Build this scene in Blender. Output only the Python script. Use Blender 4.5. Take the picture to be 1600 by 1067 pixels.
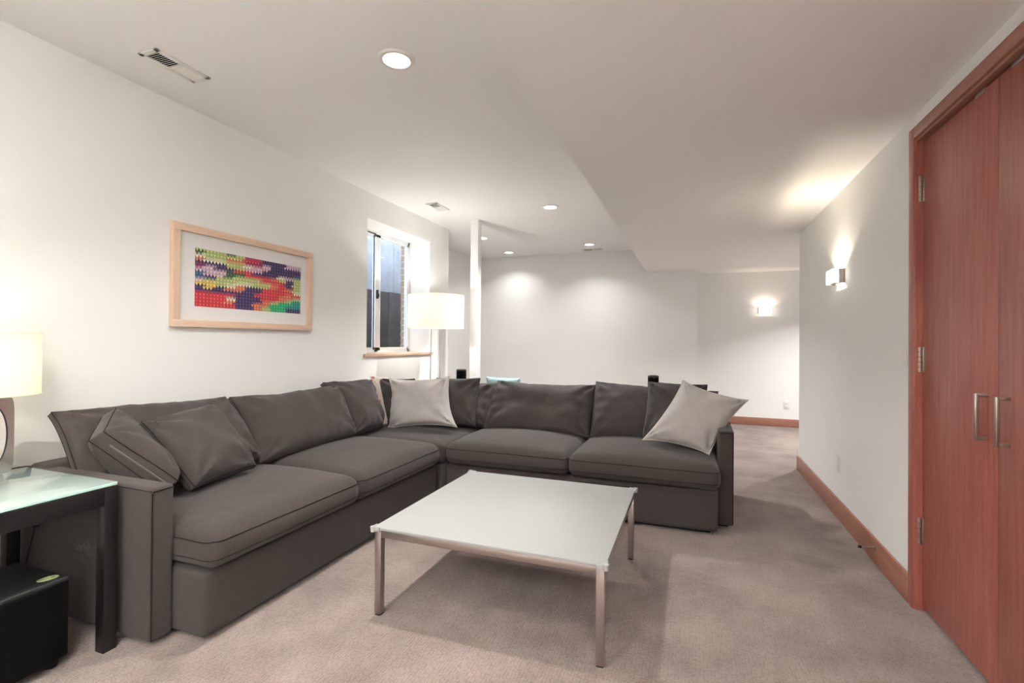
import bpy, bmesh, math, random
from mathutils import Vector, Matrix, noise
random.seed(7)
C = bpy.context.scene
for o in list(bpy.data.objects):
    bpy.data.objects.remove(o)
col = C.collection
PI = math.pi

# ------------------------------------------------------------------ camera
H = 1.17
th, roll, pitch = math.radians(20.133), math.radians(.4875), math.radians(.4162)
c_, s_ = math.cos(th), math.sin(th)
r0 = Vector((c_, s_, 0)); f0 = Vector((-s_, c_, 0)); u0 = Vector((0, 0, 1))
F = f0*math.cos(pitch) + u0*math.sin(pitch)
U2 = u0*math.cos(pitch) - f0*math.sin(pitch)
Rv = r0*math.cos(roll) + U2*math.sin(roll)
Uv = U2*math.cos(roll) - r0*math.sin(roll)
cd = bpy.data.cameras.new('camera'); cam = bpy.data.objects.new('camera', cd); col.objects.link(cam)
m = Matrix.Identity(4)
for i in range(3):
    m[i][0] = Rv[i]; m[i][1] = Uv[i]; m[i][2] = -F[i]
m[0][3], m[1][3], m[2][3] = 0, 0, H
cam.matrix_world = m
cd.sensor_width = 36; cd.lens = 768.9/1600*36; cd.shift_y = -(533.5-528.13)/1600
cd.clip_start = .02
C.camera = cam

# ------------------------------------------------------------------ view, world
C.view_settings.view_transform = 'Standard'; C.view_settings.look = 'None'
C.view_settings.gamma = 1; C.view_settings.use_curve_mapping = False
C.view_settings.exposure = 0.88
w = bpy.data.worlds.new('sky'); C.world = w; w.use_nodes = True
wn = w.node_tree.nodes; wn['Background'].inputs[0].default_value = (.78, .87, 1, 1)
wn['Background'].inputs[1].default_value = 3.4

HC, HS = 2.532, 2.205          # main ceiling, dropped soffit
XL, XR, XS = -2.797, .937, -.64
YB = 7.43

def light(name, kind, loc, energy, color, rot=(0, 0, 0), **kw):
    d = bpy.data.lights.new(name, kind); d.energy = energy; d.color = color
    for k, v in kw.items(): setattr(d, k, v)
    o = bpy.data.objects.new(name, d); o.location = loc; o.rotation_euler = rot
    col.objects.link(o); return o

WARM = (1, .88, .70); DOWN = (1, .97, .92); COOL = (.98, .985, 1.0)
DL = [(-1.351, 2.03), (-1.351, 4.775), (-1.351, 6.774), (-2.60, 5.933), (-2.63, 7.012)]
DL_OFF = [(-1.351, .33), (-1.351, -1.6), (1.75, 6.5)]   # unseen fittings; first read off the table's shadow, others added for brightness
for i, (x, y) in enumerate(DL + DL_OFF):
    z = HS if x > XS else HC
    colr = DOWN if y < 4 else (1, 1, .98)
    e = {0: 11.5, 1: 22, 2: 4, 3: 4.5, 4: 2.6, 5: 4, 6: 22, 7: 25}[i]
    light('downlight_lamp', 'AREA', (x, y, z-.012), e, colr, shape='DISK', size=.10, spread=math.radians(125))

# unseen uplighters added behind the viewpoint to brighten ceiling and right wall
FILL_L = (-.92, -.35); FILL_R = (.35, -1.3)
for (x_, y_), e_ in ((FILL_L, 125), (FILL_R, 600)):
    light('added_uplight', 'SPOT', (x_, y_, 2.02 if x_ < 0 else 1.46), e_, (1, .99, .955), (PI, 0, 0), spot_size=math.radians(166 if x_ < 0 else 112), spot_blend=.5 if x_ < 0 else 1.0, shadow_soft_size=.10)

# ------------------------------------------------------------------ materials
def mat(name, color, rough=.5, metal=0, **kw):
    M = bpy.data.materials.new(name); M.use_nodes = True
    b = M.node_tree.nodes['Principled BSDF']
    b.inputs['Base Color'].default_value = (*color, 1)
    b.inputs['Roughness'].default_value = rough; b.inputs['Metallic'].default_value = metal
    for k, v in kw.items():
        b.inputs[k].default_value = v
    return M
def nd(M, t): return M.node_tree.nodes.new(t)
def lk(M, a, b): M.node_tree.links.new(a, b)
def coords(M, scale=(1, 1, 1), kind='Object'):
    t = nd(M, 'ShaderNodeTexCoord'); p = nd(M, 'ShaderNodeMapping'); p.inputs['Scale'].default_value = scale
    lk(M, t.outputs[kind], p.inputs[0]); return p.outputs[0]
def noise_tex(M, vec, scale, detail=3, rough=.5):
    n = nd(M, 'ShaderNodeTexNoise'); n.inputs['Scale'].default_value = scale
    n.inputs['Detail'].default_value = detail; n.inputs['Roughness'].default_value = rough
    lk(M, vec, n.inputs['Vector']); return n
def mixcol(M, fac, a, b):
    r = nd(M, 'ShaderNodeMix'); r.data_type = 'RGBA'
    lk(M, fac, r.inputs[0]); r.inputs[6].default_value = (*a, 1); r.inputs[7].default_value = (*b, 1)
    return r.outputs[2]
def bump(M, h, strength, dist, normal=None):
    b = nd(M, 'ShaderNodeBump'); b.inputs['Strength'].default_value = strength; b.inputs['Distance'].default_value = dist
    lk(M, h, b.inputs['Height'])
    if normal is not None: lk(M, normal, b.inputs['Normal'])
    return b.outputs[0]
def P(M): return M.node_tree.nodes['Principled BSDF']
def ramp(M, fac, stops):
    r = nd(M, 'ShaderNodeValToRGB'); lk(M, fac, r.inputs[0])
    e = r.color_ramp.elements
    while len(e) < len(stops): e.new(.5)
    for el, (p, c) in zip(e, stops): el.position = p; el.color = (*c, 1)
    return r.outputs[0]

def paint(name, color):
    M = mat(name, color, .75)
    v = coords(M); n = noise_tex(M, v, 140, 2); n2 = noise_tex(M, v, 1.1, 2)
    lk(M, mixcol(M, n2.outputs[0], tuple(x*.985 for x in color), tuple(min(1, x*1.015) for x in color)), P(M).inputs['Base Color'])
    lk(M, bump(M, n.outputs[0], .06, .002), P(M).inputs['Normal']); return M
M_wall = paint('wall_paint', (.880, .876, .862))
M_ceil = paint('ceiling_paint', (.895, .890, .876))

def carpet():
    M = mat('carpet', (.45, .37, .32), 1.0)
    P(M).inputs['Sheen Weight'].default_value = .25
    v = coords(M)
    big = noise_tex(M, v, 2.2, 4, .6); mid = noise_tex(M, v, 9, 3, .6)
    base = ramp(M, big.outputs[0], [(.36, (.235, .172, .150)), (.62, (.37, .285, .250))])
    # cut-and-loop grid of small pits
    vo = nd(M, 'ShaderNodeTexVoronoi'); vo.inputs['Scale'].default_value = 82; vo.inputs['Randomness'].default_value = .45
    lk(M, v, vo.inputs['Vector'])
    pits = ramp(M, vo.outputs['Distance'], [(0, (1, 1, 1)), (.42, (.93, .93, .93)), (.62, (.62, .62, .62))])
    fine = noise_tex(M, v, 260, 2)
    mm = nd(M, 'ShaderNodeMix'); mm.data_type = 'RGBA'; mm.blend_type = 'MULTIPLY'; mm.inputs[0].default_value = .55
    lk(M, base, mm.inputs[6]); lk(M, pits, mm.inputs[7])
    m2 = nd(M, 'ShaderNodeMix'); m2.data_type = 'RGBA'; m2.blend_type = 'MULTIPLY'; m2.inputs[0].default_value = .22
    lk(M, mm.outputs[2], m2.inputs[6]); lk(M, mid.outputs[0], m2.inputs[7])
    lk(M, m2.outputs[2], P(M).inputs['Base Color'])
    b1 = bump(M, pits, .8, .006); b2 = bump(M, fine.outputs[0], .5, .004, b1)
    b3 = bump(M, big.outputs[0], .5, .05, b2)
    lk(M, b3, P(M).inputs['Normal']); return M
M_carpet = carpet()

def fabric(name, color, weave=520, sheen=.10, var=.10):
    M = mat(name, color, .92)
    P(M).inputs['Sheen Weight'].default_value = sheen; P(M).inputs['Sheen Roughness'].default_value = .5
    v = coords(M)
    a = nd(M, 'ShaderNodeTexWave'); a.inputs['Scale'].default_value = weave/3; a.bands_direction = 'Z'; a.inputs['Distortion'].default_value = 2; a.inputs['Detail Scale'].default_value = 3
    b = nd(M, 'ShaderNodeTexWave'); b.inputs['Scale'].default_value = weave/3; b.bands_direction = 'DIAGONAL'; b.inputs['Distortion'].default_value = 2
    lk(M, v, a.inputs['Vector']); lk(M, v, b.inputs['Vector'])
    n = noise_tex(M, v, 6, 4, .6); n3 = noise_tex(M, v, 240, 3, .7)
    cc = mixcol(M, n.outputs[0], tuple(x*(1-var) for x in color), tuple(x*(1+var) for x in color))
    m2 = nd(M, 'ShaderNodeMix'); m2.data_type = 'RGBA'; m2.blend_type = 'MULTIPLY'; m2.inputs[0].default_value = .6
    lk(M, cc, m2.inputs[6]); lk(M, ramp(M, n3.outputs[0], [(.3, (.72, .72, .72)), (.7, (1.15, 1.15, 1.15))]), m2.inputs[7])
    lk(M, m2.outputs[2], P(M).inputs['Base Color'])
    n4 = noise_tex(M, v, 14, 3, .55)
    x1 = bump(M, a.outputs['Fac'], .12, .001); x2 = bump(M, b.outputs['Fac'], .12, .001, x1)
    x3 = bump(M, n4.outputs[0], .35, .010, x2)
    lk(M, x3, P(M).inputs['Normal']); return M
M_sofa = fabric('charcoal_fabric', (.050, .0388, .0362))
M_seam = mat('dark_thread', (.016, .013, .013), .95, 0, **{'Specular IOR Level': .1})
M_pil = fabric('pale_linen', (.42, .39, .372), var=.05)
M_pilpipe = fabric('pale_piping', (.55, .50, .46), var=.03)
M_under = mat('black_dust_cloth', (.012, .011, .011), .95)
M_zip = mat('zip_tape', (.10, .085, .08), .7)

def wood(name, ca, cb, scale=(9, 9, .5), rough=.38, gr=7):
    M = mat(name, ca, rough)
    v = coords(M, scale); n = noise_tex(M, v, gr, 6, .6)
    v2 = coords(M, tuple(x*6 for x in scale)); n2 = noise_tex(M, v2, gr*1.3, 3, .7)
    c1 = ramp(M, n.outputs[0], [(.30, ca), (.70, cb)])
    mm = nd(M, 'ShaderNodeMix'); mm.data_type = 'RGBA'; mm.blend_type = 'MULTIPLY'; mm.inputs[0].default_value = .35
    lk(M, c1, mm.inputs[6]); lk(M, ramp(M, n2.outputs[0], [(.35, (.75, .72, .70)), (.6, (1.05, 1.05, 1.05))]), mm.inputs[7])
    lk(M, mm.outputs[2], P(M).inputs['Base Color'])
    lk(M, bump(M, n2.outputs[0], .03, .0005), P(M).inputs['Normal']); return M
CA, CB = (.31, .085, .064), (.44, .155, .120)
M_door = wood('cherry_vertical_grain', CA, CB)
M_trimY = wood('cherry_grain_along_wall', (.30, .125, .085), (.40, .185, .13), (9, .5, 9))
M_trimX = wood('cherry_grain_across', (.30, .125, .085), (.40, .185, .13), (.5, 9, 9))
M_mapleY = wood('maple_grain_along', (.72, .50, .36), (.80, .60, .46), (9, .6, 9), .45)
M_mapleZ = wood('maple_grain_upright', (.72, .50, .36), (.80, .60, .46), (9, 9, .6), .45)

def brushed(name, color, rough=.33):
    M = mat(name, color, rough, 1)
    v = coords(M, (2, 2, 60)); n = noise_tex(M, v, 30, 2)
    lk(M, bump(M, n.outputs[0], .08, .0006), P(M).inputs['Normal']); return M
M_steel = brushed('brushed_steel', (.46, .41, .385))
M_nickel = brushed('satin_nickel', (.42, .37, .33), .36)
M_chrome = mat('polished_steel', (.70, .66, .63), .22, 1)
M_white = mat('white_plastic', (.80, .79, .76), .4)
M_vinyl = mat('white_vinyl', (.78, .80, .83), .35)
M_black = mat('black_lacquer', (.006, .0055, .006), .4)
M_blackmatte = mat('black_grille_cloth', (.003, .003, .003), .95, 0, **{'Specular IOR Level': .1})
M_char = mat('charcoal_vinyl_wrap', (.016, .018, .017), .5)
M_rubber = mat('black_rubber', (.01, .01, .01), .6)
M_tabletop = mat('white_painted_glass', (.345, .353, .342), .5)
M_clear = mat('clear_bumper', (.86, .88, .86), .25); P(M_clear).inputs['Transmission Weight'].default_value = .55
M_frost = mat('frosted_green_glass', (.38, .48, .45), .10); P(M_frost).inputs['Coat Weight'].default_value = .6
M_gedge = mat('green_glass_edge', (.55, .80, .70), .2)
M_mat = mat('white_mat_board', (.80, .78, .77), .9)
M_dark = mat('duct_dark', (.02, .015, .012), .9)
M_sticker = mat('yellow_green_sticker', (.62, .66, .36), .4)
M_stink = mat('sticker_ink', (.25, .36, .12), .5)
M_teal = fabric('teal_cloth', (.28, .40, .43), var=.04)
M_leg = mat('pale_wood_leg', (.45, .31, .2), .5)

def glass_pane():
    M = bpy.data.materials.new('window_glass'); M.use_nodes = True; nt = M.node_tree
    for n in list(nt.nodes): nt.nodes.remove(n)
    o = nt.nodes.new('ShaderNodeOutputMaterial'); mx = nt.nodes.new('ShaderNodeMixShader')
    t = nt.nodes.new('ShaderNodeBsdfTransparent'); g = nt.nodes.new('ShaderNodeBsdfGlossy'); g.inputs['Roughness'].default_value = .02
    fr = nt.nodes.new('ShaderNodeFresnel'); fr.inputs[0].default_value = 1.5
    t.inputs[0].default_value = (.93, .95, .97, 1)
    ge = nt.nodes.new('ShaderNodeNewGeometry'); mt = nt.nodes.new('ShaderNodeMath'); mt.operation = 'MULTIPLY'
    inv = nt.nodes.new('ShaderNodeMath'); inv.operation = 'SUBTRACT'; inv.inputs[0].default_value = 1
    nt.links.new(ge.outputs['Backfacing'], inv.inputs[1]); nt.links.new(fr.outputs[0], mt.inputs[0]); nt.links.new(inv.outputs[0], mt.inputs[1])
    nt.links.new(mt.outputs[0], mx.inputs[0]); nt.links.new(t.outputs[0], mx.inputs[1]); nt.links.new(g.outputs[0], mx.inputs[2])
    nt.links.new(mx.outputs[0], o.inputs[0]); return M
M_glass = glass_pane()

def emis(name, color, st, base=(.9, .9, .88)):
    M = mat(name, base, .5)
    P(M).inputs['Emission Color'].default_value = (*color, 1); P(M).inputs['Emission Strength'].default_value = st
    return M
M_lens = emis('lit_lens', (1, .95, .86), 6)
M_opal = emis('lit_opal_glass', (1, .93, .80), 5)
def shade_mat(name, color, trans=.75):
    # linen lamp shade: light from the bulb inside diffuses through it
    M = bpy.data.materials.new(name); M.use_nodes = True; nt = M.node_tree
    for n in list(nt.nodes): nt.nodes.remove(n)
    o = nt.nodes.new('ShaderNodeOutputMaterial'); mx = nt.nodes.new('ShaderNodeMixShader'); mx.inputs[0].default_value = trans
    d = nt.nodes.new('ShaderNodeBsdfDiffuse'); d.inputs[0].default_value = (*color, 1)
    t = nt.nodes.new('ShaderNodeBsdfTranslucent'); t.inputs[0].default_value = (*color, 1)
    nt.links.new(d.outputs[0], mx.inputs[1]); nt.links.new(t.outputs[0], mx.inputs[2]); nt.links.new(mx.outputs[0], o.inputs[0])
    return M
M_shade = shade_mat('linen_shade', (.93, .91, .80), .58)
M_bulb = emis('lit_bulb', (1, .85, .62), 12)

def concrete(name, a, b, sc=3):
    M = mat(name, a, .9); v = coords(M); n = noise_tex(M, v, sc, 8, .7)
    lk(M, ramp(M, n.outputs[0], [(.3, a), (.7, b)]), P(M).inputs['Base Color'])
    lk(M, bump(M, n.outputs[0], .4, .02), P(M).inputs['Normal']); return M
M_conc = concrete('poured_concrete', (.30, .31, .33), (.50, .52, .55))
M_dconc = concrete('dark_lower_wall', (.05, .038, .038), (.10, .078, .075), 5)  # dark brown-grey tone of the lower light-well wall
M_brick = concrete('tan_brick', (.30, .20, .13), (.42, .31, .21), 9)
M_mortar = concrete('mortar', (.55, .52, .47), (.66, .62, .56), 20)
M_gravel = concrete('gravel', (.22, .2, .18), (.36, .33, .3), 30)

# ------------------------------------------------------------------ helpers
def smooth(me, ang=40):
    for p in me.polygons: p.use_smooth = True
    try: me.set_sharp_from_angle(angle=math.radians(ang))
    except Exception: pass
def obj(name, bm, m, parent=None, ang=40, base=None):
    """bmesh in world coordinates -> one mesh object (offset so it sits under its parent's origin)"""
    off = Vector((0, 0, 0))
    if parent is not None:
        p = parent
        while p is not None: off += p.location; p = p.parent
    elif base is not None: off = Vector(base)
    bmesh.ops.translate(bm, verts=bm.verts, vec=-off)
    bmesh.ops.recalc_face_normals(bm, faces=bm.faces)
    me = bpy.data.meshes.new(name); bm.to_mesh(me); bm.free()
    ms = m if isinstance(m, (list, tuple)) else [m]
    for x in ms: me.materials.append(x)
    smooth(me, ang)
    o = bpy.data.objects.new(name, me); col.objects.link(o)
    if parent is not None: o.parent = parent
    elif base is not None: o.location = Vector(base)
    return o
def thing(name, label, cat, loc, group=None):
    o = bpy.data.objects.new(name, None); col.objects.link(o); o.location = loc
    o.empty_display_size = .1
    o['label'] = label; o['category'] = cat
    if group: o['group'] = group
    return o
def tag(o, label, cat, group=None):
    o['label'] = label; o['category'] = cat
    if group: o['group'] = group
    return o
def struct(name, bm, m, ang=30):
    o = obj(name, bm, m, ang=ang); o['kind'] = 'structure'; return o
def box(bm, x0, x1, y0, y1, z0, z1, bev=0, seg=2):
    r = bmesh.ops.create_cube(bm, size=1)
    vs = r['verts']
    for v in vs:
        v.co = Vector(((x0+x1)/2 + v.co.x*(x1-x0), (y0+y1)/2 + v.co.y*(y1-y0), (z0+z1)/2 + v.co.z*(z1-z0)))
    if bev:
        es = list({e for v in vs for e in v.link_edges})
        bmesh.ops.bevel(bm, geom=es, offset=bev, segments=seg, affect='EDGES', profile=.5)
    return bm
def B(*a, **k): return box(bmesh.new(), *a, **k)
def cyl(bm, p0, p1, r, r2=None, seg=20, caps=True):
    p0 = Vector(p0); p1 = Vector(p1); d = p1-p0
    if r2 is None: r2 = r
    g = bmesh.ops.create_cone(bm, cap_ends=caps, segments=seg, radius1=r, radius2=r2, depth=d.length)
    q = d.to_track_quat('Z', 'Y').to_matrix().to_4x4()
    bmesh.ops.transform(bm, matrix=Matrix.Translation((p0+p1)/2) @ q, verts=g['verts']); return bm
def tube(bm, pts, r, seg=8, closed=False):
    pts = [Vector(p) for p in pts]; n = len(pts); rings = []
    up = Vector((0, 0, 1)); prev = None
    for i, p in enumerate(pts):
        if closed: t = pts[(i+1) % n]-pts[i-1]
        else: t = pts[min(i+1, n-1)]-pts[max(i-1, 0)]
        t.normalize()
        a = (prev if prev is not None else (up if abs(t.z) < .9 else Vector((1, 0, 0))))
        a = (a - t*a.dot(t)).normalized(); prev = a; b = t.cross(a)
        rings.append([bm.verts.new(p + (a*math.cos(2*PI*k/seg) + b*math.sin(2*PI*k/seg))*r) for k in range(seg)])
    for i in range(n if closed else n-1):
        A = rings[i]; D = rings[(i+1) % n]
        for k in range(seg):
            try: bm.faces.new((A[k], A[(k+1) % seg], D[(k+1) % seg], D[k]))
            except ValueError: pass
    if not closed:
        bm.faces.new(rings[0][::-1]); bm.faces.new(rings[-1])
    return bm
def lathe(bm, prof, cx, cy, seg=40, close=False):
    rings = []
    for r, z in prof:
        rings.append([bm.verts.new((cx+r*math.cos(2*PI*k/seg), cy+r*math.sin(2*PI*k/seg), z)) for k in range(seg)])
    prs = list(zip(rings, rings[1:])) + ([(rings[-1], rings[0])] if close else [])
    for A, D in prs:
        for k in range(seg): bm.faces.new((A[k], A[(k+1) % seg], D[(k+1) % seg], D[k]))
    if not close:
        if prof[0][0] > 1e-4: bm.faces.new(rings[0][::-1])
        if prof[-1][0] > 1e-4: bm.faces.new(rings[-1])
    return bm

# ------------------------------------------------------------------ room shell
XW = -3.065; YF = -3.0; XC = 3.0; YC = 7.85; XA = -3.37; YE = 5.36
bm = B(XW-.05, XC+.1, YF-.1, YE, -.1, 0); box(bm, XA-.03, XC+.1, YE, YC+.1, -.1, 0)
struct('floor', bm, M_carpet)
bm = B(XW-.05, XS, YF-.1, YE, HC, HC+.1); box(bm, XA-.03, XS, YE, YC+.1, HC, HC+.1)
struct('ceiling', bm, M_ceil)
struct('ceiling_soffit', B(XS, XC+.1, YF-.1, YC+.1, HS, HC+.1), M_ceil)
# window opening
WY0, WY1, WZ0, WZ1 = 3.765, 4.905, 1.045, 2.292
XW = -3.065
bm = bmesh.new()
box(bm, XW-.05, XL, YF-.1, WY0, 0, HC); box(bm, XW-.05, XL, WY1, YE, 0, HC)
box(bm, XW-.05, XL, WY0, WY1, 0, WZ0-.03); box(bm, XW-.05, XL, WY0, WY1, WZ1, HC)
struct('wall_left', bm, M_wall)
struct('wall_alcove_left', B(XA-.03, XA, YE, YB+.1, 0, HC), M_wall)
struct('wall_back', B(XA-.1, .062, YB, YC, 0, HC), M_wall)
struct('wall_corridor', B(.0, XC+.1, YC, YC+.1, 0, HC), M_wall)
struct('wall_right', B(XR, XR+.14, 2.76, 5.235, 0, HS), M_wall)
bm = bmesh.new(); box(bm, XR, XR+.14, YF-.1, 1.38, 0, HS); box(bm, XR, XR+.14, 1.38, 2.76, 2.142, HS)
struct('wall_right_near', bm, M_wall)
struct('wall_closet', B(XR+.13, XR+.16, 1.3, 2.8, 0, HS), M_wall)
struct('wall_hall_side', B(XR+.14, XC, 5.115, 5.235, 0, HS), M_wall)
struct('wall_hall_end', B(XC, XC+.1, 5.1, YC, 0, HS), M_wall)
struct('wall_front', B(XA-.1, XC, YF-.1, YF, 0, HC), M_wall)
BH = .128
struct('baseboard_right', B(XR-.016, XR, 2.725, 5.251, 0, BH, bev=.003), M_trimY)
struct('baseboard_right_end', B(XR-.016, XR+.14, 5.235, 5.251, 0, BH, bev=.003), M_trimX)
struct('baseboard_corridor', B(.062, XC, YC-.016, YC, 0, .113, bev=.003), M_trimX)
struct('baseboard_back', B(XA, .078, YB-.016, YB, 0, .113, bev=.003), M_trimX)
struct('baseboard_left', B(XL, XL+.014, YF, YE, 0, BH-.03, bev=.003), M_trimY)
# square post standing behind the sofa
struct('column', B(-2.342, -2.249, 5.012, 5.105, 0, HC, bev=.002), mat('white_post_paint', (.86, .865, .86), .5))
# faint round cover plate on the soffit
bm = bmesh.new(); lathe(bm, [(.0001, HS-.006), (.035, HS-.006), (.045, HS-.001), (.045, HS)], .645, 5.526)
tag(obj('cover_plate', bm, M_ceil, base=(.645, 5.526, HS)), 'small round painted cover plate on the low ceiling towards the hallway', 'cover plate')

# ------------------------------------------------------------------ window_1
W = bpy.data.objects.new('window_1', None); col.objects.link(W); W.location = (XW, (WY0+WY1)/2, WZ0); W['kind'] = 'structure'
bm = bmesh.new(); fx0, fx1 = XW-.045, XW+.004
box(bm, fx0, fx1, WY0, WY0+.035, WZ0, WZ1, bev=.003); box(bm, fx0, fx1, WY1-.035, WY1, WZ0, WZ1, bev=.003)
box(bm, fx0, fx1, WY0, WY1, WZ0-.03, WZ0+.03, bev=.003); box(bm, fx0, fx1, WY0, WY1, WZ1-.035, WZ1, bev=.003)
obj('window_frame', bm, M_vinyl, W)
def sash(y0, y1, x0, x1, wl, wr):
    bm = bmesh.new(); z0, z1 = WZ0+.022, WZ1-.03
    box(bm, x0, x1, y0, y0+wl, z0, z1, bev=.003); box(bm, x0, x1, y1-wr, y1, z0, z1, bev=.003)
    box(bm, x0, x1, y0, y1, z0, z0+.032, bev=.003); box(bm, x0, x1, y0, y1, z1-.028, z1, bev=.003)
    s = obj('window_sash', bm, M_vinyl, W)
    obj('pane', B((x0+x1)/2-.002, (x0+x1)/2+.002, y0+wl-.004, y1-wr+.004, z0+.028, z1-.024), M_glass, s)
    return s
s1 = sash(WY0+.03, 4.30, XW-.034, XW-.012, .035, .045)
s2 = sash(4.255, WY1-.03, XW-.011, XW+.010, .085, .028)
obj('gasket', B(XW-.014, XW-.010, 4.246, 4.256, WZ0+.03, WZ1-.035), M_rubber, W)
bm = bmesh.new(); box(bm, XW+.010, XW+.028, 4.262, 4.286, 1.60, 1.69, bev=.004); box(bm, XW+.028, XW+.040, 4.266, 4.280, 1.615, 1.65, bev=.003)
obj('latch', bm, M_black, W)
obj('black_track_bar', B(XW-.009, XW+.006, WY0+.03, 4.262, WZ1-.034, WZ1-.022), M_black, W)  # black strip drawn for the shade in the gap above the left sash
obj('black_track_bar', B(XW+.008, XW+.018, 4.25, 4.285, WZ0+.012, WZ0+.028), M_black, W)
struct('trim_1', B(XW-.0, XL+.022, WY0-.045, WY1+.055, WZ0-.028, WZ0, bev=.003), wood('sill_wood', (.52, .33, .24), (.62, .42, .31), (9, .6, 9)))

# light well beyond the window
struct('wall_alcove_near', B(XA-.03, XW-.05, YE-.02, YE, 0, HC), M_wall)
bm = B(-4.6, XW-.05, 2.6, YE-.02, -.1, .6); box(bm, -4.6, XA-.03, YE-.02, 6.9, -.1, .6)
struct('ground_outside', bm, M_gravel)
bm = bmesh.new(); box(bm, -4.3, -4.0, 2.6, 5.98, 1.845, 3.0); box(bm, -4.3, -4.0, 5.99, 6.9, 1.845, 3.0)
struct('wall_well_upper', bm, M_conc)
bm = bmesh.new(); box(bm, -4.25, -3.985, 2.6, 5.86, .6, 1.84, bev=.01); box(bm, -4.25, -3.965, 5.87, 6.9, .6, 1.85, bev=.01)
struct('wall_well_lower', bm, M_dconc)
struct('wall_well_end', B(-4.3, XA-.03, 6.6, 6.9, .6, 3.0), M_conc)
bp = struct('wall_brick_return', B(-3.212, XW-.052, 4.975, 5.2, .6, 3.0), M_mortar)
zb = .62; i = 0
brick0 = None
while zb < 2.6:
    off = 0
    o = obj('brick', B(-3.218+.004*(i % 2), XW-.055, 4.966, 5.0, zb, zb+.062, bev=.003), M_brick, bp) if brick0 is None else None
    if brick0 is None: brick0 = o; z00 = zb
    else:
        o = brick0.copy(); col.objects.link(o); o.parent = bp; o.location = brick0.location + Vector(((.004 if i % 2 else 0), random.uniform(-.002, .002), zb-z00))
    zb += .074; i += 1

# ------------------------------------------------------------------ closet door (door_1)
D = bpy.data.objects.new('door_1', None); col.objects.link(D); D.location = (XR, 2.1, 0); D['kind'] = 'structure'
Y1 = 2.725; Y0 = 1.41; XD = .957
bm = bmesh.new()
box(bm, XR-.014, XR+.01, Y1-.052, Y1, 0, 2.142, bev=.002); box(bm, XR-.014, XR+.01, Y0, Y0+.052, 0, 2.142, bev=.002)
obj('casing', bm, M_door, D)
obj('casing', B(XR-.014, XR+.01, Y0+.052, Y1-.052, 2.092, 2.142, bev=.002), M_trimY, D)
bm = bmesh.new()
box(bm, XR-.004, XR+.13, Y1-.0545, Y1-.034, 0, 2.09); box(bm, XR-.004, XR+.13, Y0+.034, Y0+.0545, 0, 2.09)
obj('jamb', bm, M_door, D)
obj('jamb', B(XR-.003, XR+.13, Y0+.0546, Y1-.0546, 2.0785, 2.0905), M_trimY, D)
YS = 2.098
def panel(y0, y1, hy, hingey, sgn):
    p = obj('door_panel', B(XD, XD+.035, y0, y1, .022, 2.070, bev=.0015), M_door, D)
    bm = bmesh.new(); r = .006; xb = XD-.032
    box(bm, xb-r, xb+r, hy-r, hy+r, .843, 1.005, bev=.002)
    for z in (.849, .999): box(bm, xb, XD+.001, hy-r, hy+r, z-r, z+r, bev=.002)
    obj('handle', bm, M_nickel, p)
    for (za, zb) in ((1.805, 1.92), (1.05, 1.162), (.292, .409)):
        bm = bmesh.new()
        for k in range(5):
            a = za+(zb-za)*k/5; cyl(bm, (XD-.010, hingey, a+.0015), (XD-.010, hingey, a+(zb-za)/5-.0015), .0075, seg=14)
        box(bm, XD-.004, XD+.002, hingey-sgn*.0-.018, hingey+.018, za, zb, bev=.001)
        obj('hinge', bm, M_nickel, p)
    bm = bmesh.new(); yy = hy + sgn*.045
    box(bm, XD+.002, XD+.03, yy-.03, yy+.03, 2.070, 2.078, bev=.001); box(bm, XD-.004, XD+.004, yy-.03, yy+.03, 2.058, 2.073, bev=.001)
    obj('catch', bm, M_nickel, p)
panel(YS+.0015, Y1-.0565, 2.158, Y1-.052, 1)
panel(Y0+.0565, YS-.0015, 2.034, Y0+.052, -1)

# door stop on the baseboard
t = thing('door_stop', 'slim metal door stop sticking out of the right-hand baseboard', 'door stop', (XR-.016, 3.14, .088))
bm = bmesh.new(); cyl(bm, (XR-.016, 3.14, .088), (XR-.022, 3.14, .088), .012); cyl(bm, (XR-.02, 3.14, .088), (.852, 3.125, .089), .0045)
obj('rod', bm, M_nickel, t)
bm = bmesh.new(); cyl(bm, (.853, 3.125, .089), (.840, 3.123, .089), .0075); obj('tip', bm, M_rubber, t)

# switch and outlets
t = thing('light_switch', 'white wall switch plate beside the red-brown closet door', 'switch', (XR, 2.776, 1.125))
obj('plate', B(XR-.006, XR, 2.740, 2.812, 1.070, 1.181, bev=.002), M_white, t)
bm = B(XR-.010, XR-.005, 2.757, 2.795, 1.092, 1.160, bev=.0015); obj('rocker', bm, M_white, t)
def outlet(x, y, z, axis, label):
    t = thing('wall_outlet', label, 'outlet', (x, y, z), None)
    if axis == 'x':
        obj('plate', B(x-.006, x, y-.036, y+.036, z-.057, z+.057, bev=.002), M_white, t)
        for dz in (-.024, .024):
            f = obj('socket', B(x-.009, x-.005, y-.016, y+.016, z+dz-.014, z+dz+.014, bev=.002), M_white, t)
    else:
        obj('plate', B(x-.036, x+.036, y-.006, y, z-.057, z+.057, bev=.002), M_white, t)
        for dz in (-.024, .024):
            f = obj('socket', B(x-.016, x+.016, y-.009, y-.005, z+dz-.014, z+dz+.014, bev=.002), M_white, t)
outlet(XR, 3.91, .362, 'x', 'white outlet low on the right-hand wall near the baseboard')
outlet(1.25, YC, .312, 'y', 'white outlet low on the far hallway wall below the lit wall lamp')

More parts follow.
